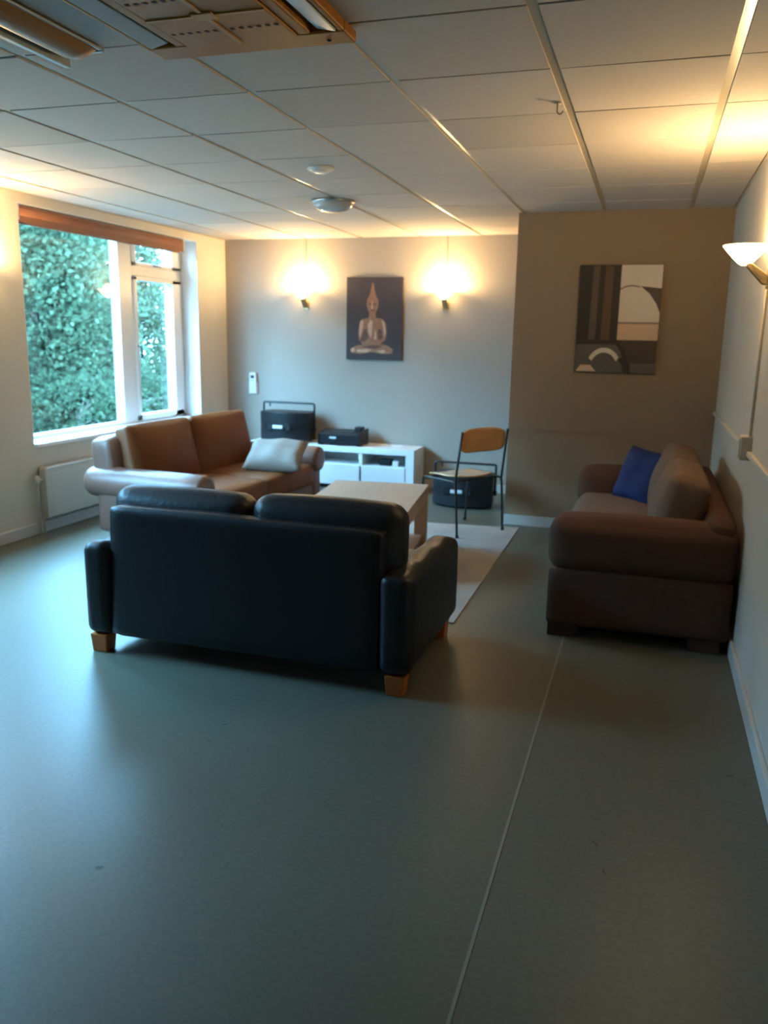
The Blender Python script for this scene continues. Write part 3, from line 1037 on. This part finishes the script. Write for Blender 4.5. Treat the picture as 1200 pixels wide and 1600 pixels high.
# ------------------------------------------------------------------ on the ceiling
ac = empty('air_conditioner', (-1.309, 2.335, H - .006), 'yellowed ceiling cassette air conditioner between the ceiling tiles', 'air conditioner')
q = .345
boxes('frame', [(-q, q, .235, q, -.035, 0), (-q, q, -q, -.235, -.035, 0), (.195, .235, -.235, .235, -.035, 0), (-.235, -.195, -.235, .235, -.035, 0),
                (.325, q, -.235, .235, -.035, 0), (-q, -.325, -.235, .235, -.035, 0)], 'ac_tan', ac, .006)
box('inner_duct', -.33, .33, -.24, .24, -.004, .0, 'ac_dark', ac)
ip = box('intake_panel', -.192, .192, -.232, .232, -.040, -.012, 'ac_tan', ac, .004)
each('panel_rib', [(-.192, .192, -.006, .006, -.044, -.038), (-.006, .006, -.232, .232, -.044, -.038)], 'ac_rib', ip)
bm = bmesh.new()
bm_box(bm, -.035, .035, -.025, .025, -.0465, -.038, .003)
link('badge_plate', from_bm('badge_plate', bm), 'ac_rib', ip)
bm = bmesh.new()
for k in range(13):
    for y in (-.12, .12):
        bm_box(bm, -.18 + k * .029, -.168 + k * .029, y - .006, y + .006, -.0412, -.0395)
link('intake_hole', from_bm('intake_hole', bm), 'ac_dark', ip)['kind'] = 'stuff'
R1 = Matrix.Rotation(math.radians(12), 3, 'Y')
R2 = Matrix.Rotation(math.radians(-12), 3, 'Y')
bm = bmesh.new()
bm_box(bm, .258, .322, -.225, .225, -.032, -.024, .002, 2, R1, (.29, 0, -.028))
link('air_vane', from_bm('air_vane', bm), 'ac_vane', ac)
bm = bmesh.new()
bm_box(bm, -.322, -.258, -.225, .225, -.032, -.024, .002, 2, R2, (-.29, 0, -.028))
link('air_vane', from_bm('air_vane', bm), 'ac_vane', ac)
lathe('status_light', [(0, -.006), (.007, -.004), (.008, 0), (0, 0)], 'black_plastic', ac, (.27, .30, -.034), 12)

fx = empty('strip_light', (-1.93, 2.1, H - .006), 'unlit narrow strip light with brown trough on the ceiling beside the cassette', 'ceiling light')
boxes('housing', [(-.085, -.062, -.60, .525, -.05, 0), (.062, .075, -.60, .525, -.008, 0), (-.085, .075, .510, .525, -.012, 0), (-.085, .075, -.60, -.585, -.012, 0)], 'ac_vane', fx, .003)
bm = bmesh.new()
npr = 9
rows_ = []
for y, f_ in ((-.585, 1.0), (.44, 1.0), (.49, .8), (.510, .1)):
    rows_.append([bm.verts.new((-.062 + .124 * k / (npr - 1), y, -.004 - f_ * .044 * math.sin(PI * k / (npr - 1)) ** .6)) for k in range(npr)])
for ra, rb in zip(rows_, rows_[1:]):
    for k in range(npr - 1):
        bm.faces.new((ra[k], ra[k + 1], rb[k + 1], rb[k]))
link('diffuser', from_bm('diffuser', bm, True), 'trough', fx)

sd = empty('smoke_detector', (-1.905, 4.70, H), 'flat round cream smoke detector on the ceiling nearer the viewer', 'smoke detector')
lathe('base', [(0, 0), (.075, 0), (.078, -.008), (.072, -.014), (0, -.014)], 'white_plastic', sd, (0, 0, 0))
lathe('cap', [(0, -.030), (.035, -.029), (.052, -.022), (.056, -.013), (0, -.013)], 'white_plastic', sd, (0, 0, 0))
dl = empty('dome_light', (-2.27, 5.84, H), 'unlit round glass dome light on the ceiling before the back wall', 'ceiling light')
lathe('base_ring', [(0, 0), (.155, 0), (.158, -.012), (.148, -.022), (0, -.022)], 'steel', dl, (0, 0, 0), 36)
m_d = mat('opal_glass', (0.42, 0.42, 0.41), 0.08, coat=0.6)
lathe('glass_dome', [(.146, -.02), (.140, -.040), (.115, -.060), (.07, -.074), (.03, -.079), (0, -.080)], m_d, dl, (0, 0, 0), 36)
hk = empty('ceiling_hook', (-.445, 3.66, H - .004), 'small pale hook in the ceiling beside a grid runner', 'hook')
lathe('plate', [(0, 0), (.016, 0), (.016, -.004), (0, -.004)], 'cream_plastic', hk, (0, 0, 0), 14)
tube('hook', [(0, 0, -.003), (0, 0, -.03)] + [(.012 - .012 * math.cos(a), 0, -.03 - .013 * math.sin(a)) for a in [PI * k / 8 for k in range(9)]], .0035, 'cream_plastic', hk, 8)

# ------------------------------------------------------------------ outside
gr = box('ground', -40, XL - .3, -25, 45, -.5, -.35, 'grass')
gr['kind'] = 'structure'


def tree(label, loc, blobs, n, m, size=.11, seed=0, trunk_h=2.5, tr=.14):
    rr = random.Random(seed)
    r = empty('tree', loc, label, 'tree', group='trees outside the window')
    bm = bmesh.new()
    bm_tube(bm, [(0, 0, 0), (.05, .03, trunk_h * .5), (0, .08, trunk_h), (.1, .1, trunk_h * 1.6)], [tr, tr * .8, tr * .6, tr * .25], 9)
    for k in range(9):
        b = rr.choice(blobs)
        st = Vector((0, .05, trunk_h * rr.uniform(.35, 1.2)))
        en = Vector(b[0]) + Vector((rr.uniform(-.7, .7) * b[1][0], rr.uniform(-.7, .7) * b[1][1], rr.uniform(-.5, .5) * b[1][2]))
        md = st.lerp(en, .5) + Vector((0, 0, .2))
        bm_tube(bm, [st, md, en], [tr * .4, tr * .28, .012], 7)
    link('trunk', from_bm('trunk', bm, True), 'bark', r)
    verts, faces = [], []
    vol = [b[1][0] * b[1][1] * b[1][2] for b in blobs]
    tot = sum(vol)
    for b, vv in zip(blobs, vol):
        for _ in range(int(n * vv / tot)):
            d = Vector((rr.gauss(0, 1), rr.gauss(0, 1), rr.gauss(0, 1))).normalized()
            k = rr.uniform(.35, 1.0) ** .5 * (1 + .16 * math.sin(5 * d.x + 3 * d.z + seed) * math.cos(4 * d.y - 2 * d.z))
            c = Vector(b[0]) + Vector((d.x * b[1][0], d.y * b[1][1], d.z * b[1][2])) * k
            a = Vector((rr.gauss(0, 1), rr.gauss(0, 1), rr.gauss(0, .6))).normalized()
            s = a.cross(Vector((rr.gauss(0, 1), rr.gauss(0, 1), rr.gauss(0, 1)))).normalized()
            l, w = size * rr.uniform(.7, 1.4), size * rr.uniform(.3, .5)
            i0 = len(verts)
            verts += [c - a * l * .5, c + s * w, c + a * l * .5, c - s * w]
            faces.append((i0, i0 + 1, i0 + 2, i0 + 3))
    o = link('foliage', mesh('foliage', verts, faces), m, r)
    o['kind'] = 'stuff'
    return r


tree('leafy mid green tree filling the left of the window view', (-9.6, 11.2, -.35), [((0, 0, 2.4), (1.7, 1.5, 2.3)), ((.3, -.9, 3.6), (1.4, 1.3, 1.5)), ((.2, .9, 1.2), (1.2, 1.2, 1.2))], 34000, 'leaf_a', .085, 1)
tree('grey green tree behind the middle of the wide window pane', (-10.6, 13.4, -.35), [((0, 0, 2.6), (1.8, 1.7, 2.5)), ((.2, -.6, 4.3), (1.5, 1.4, 1.4))], 32000, 'leaf_b', .09, 2)
tree('bushy green tree beyond the window mullion', (-10.2, 14.3, -.35), [((0, 0, 1.3), (1.4, 1.55, 1.7)), ((.2, -.5, 2.9), (1.2, 1.0, 1.4))], 24000, 'leaf_a', .085, 3)
tree('slim dark tree at the right edge of the window view', (-9.4, 15.75, -.35), [((0, 0, 3.0), (.5, .45, 3.2)), ((0, .3, 1.2), (.7, .6, 1.4))], 12000, 'leaf_c', .085, 4)
tree('low dark shrubby tree in front under the window view', (-8.2, 10.4, -.35), [((0, 0, .55), (.9, 1.6, .75)), ((0, 1.9, .5), (.9, 1.4, .7)), ((.2, 3.6, .5), (.9, 1.3, .7))], 15000, 'leaf_c', .075, 5, 0.5, .05)
tree('tall pale tree far behind the others in the window view', (-13.8, 15.2, -.35), [((0, 0, 3.6), (2.2, 2.4, 3.6)), ((0, -3.2, 3.2), (2.0, 2.2, 3.2))], 22000, 'leaf_b', .13, 6, 3.5, .2)

for k, (y, x) in enumerate(((7.6, -10.4), (4.4, -10.0), (1.2, -10.4), (-2.2, -10.2))):  # unseen tree belt, added to keep low skylight out of the nearer window
    tree(['broad green tree outside opposite the window pier', 'round green tree outside opposite the nearer window', 'green tree outside past the nearer window',
          'last green tree outside beside the near end of the room'][k], (x, y, -.35), [((0, 0, 2.3), (1.7, 1.9, 2.3)), ((.1, .3, 3.6), (1.2, 1.3, 1.3))], 9000, 'leaf_a', .2, 11 + k)
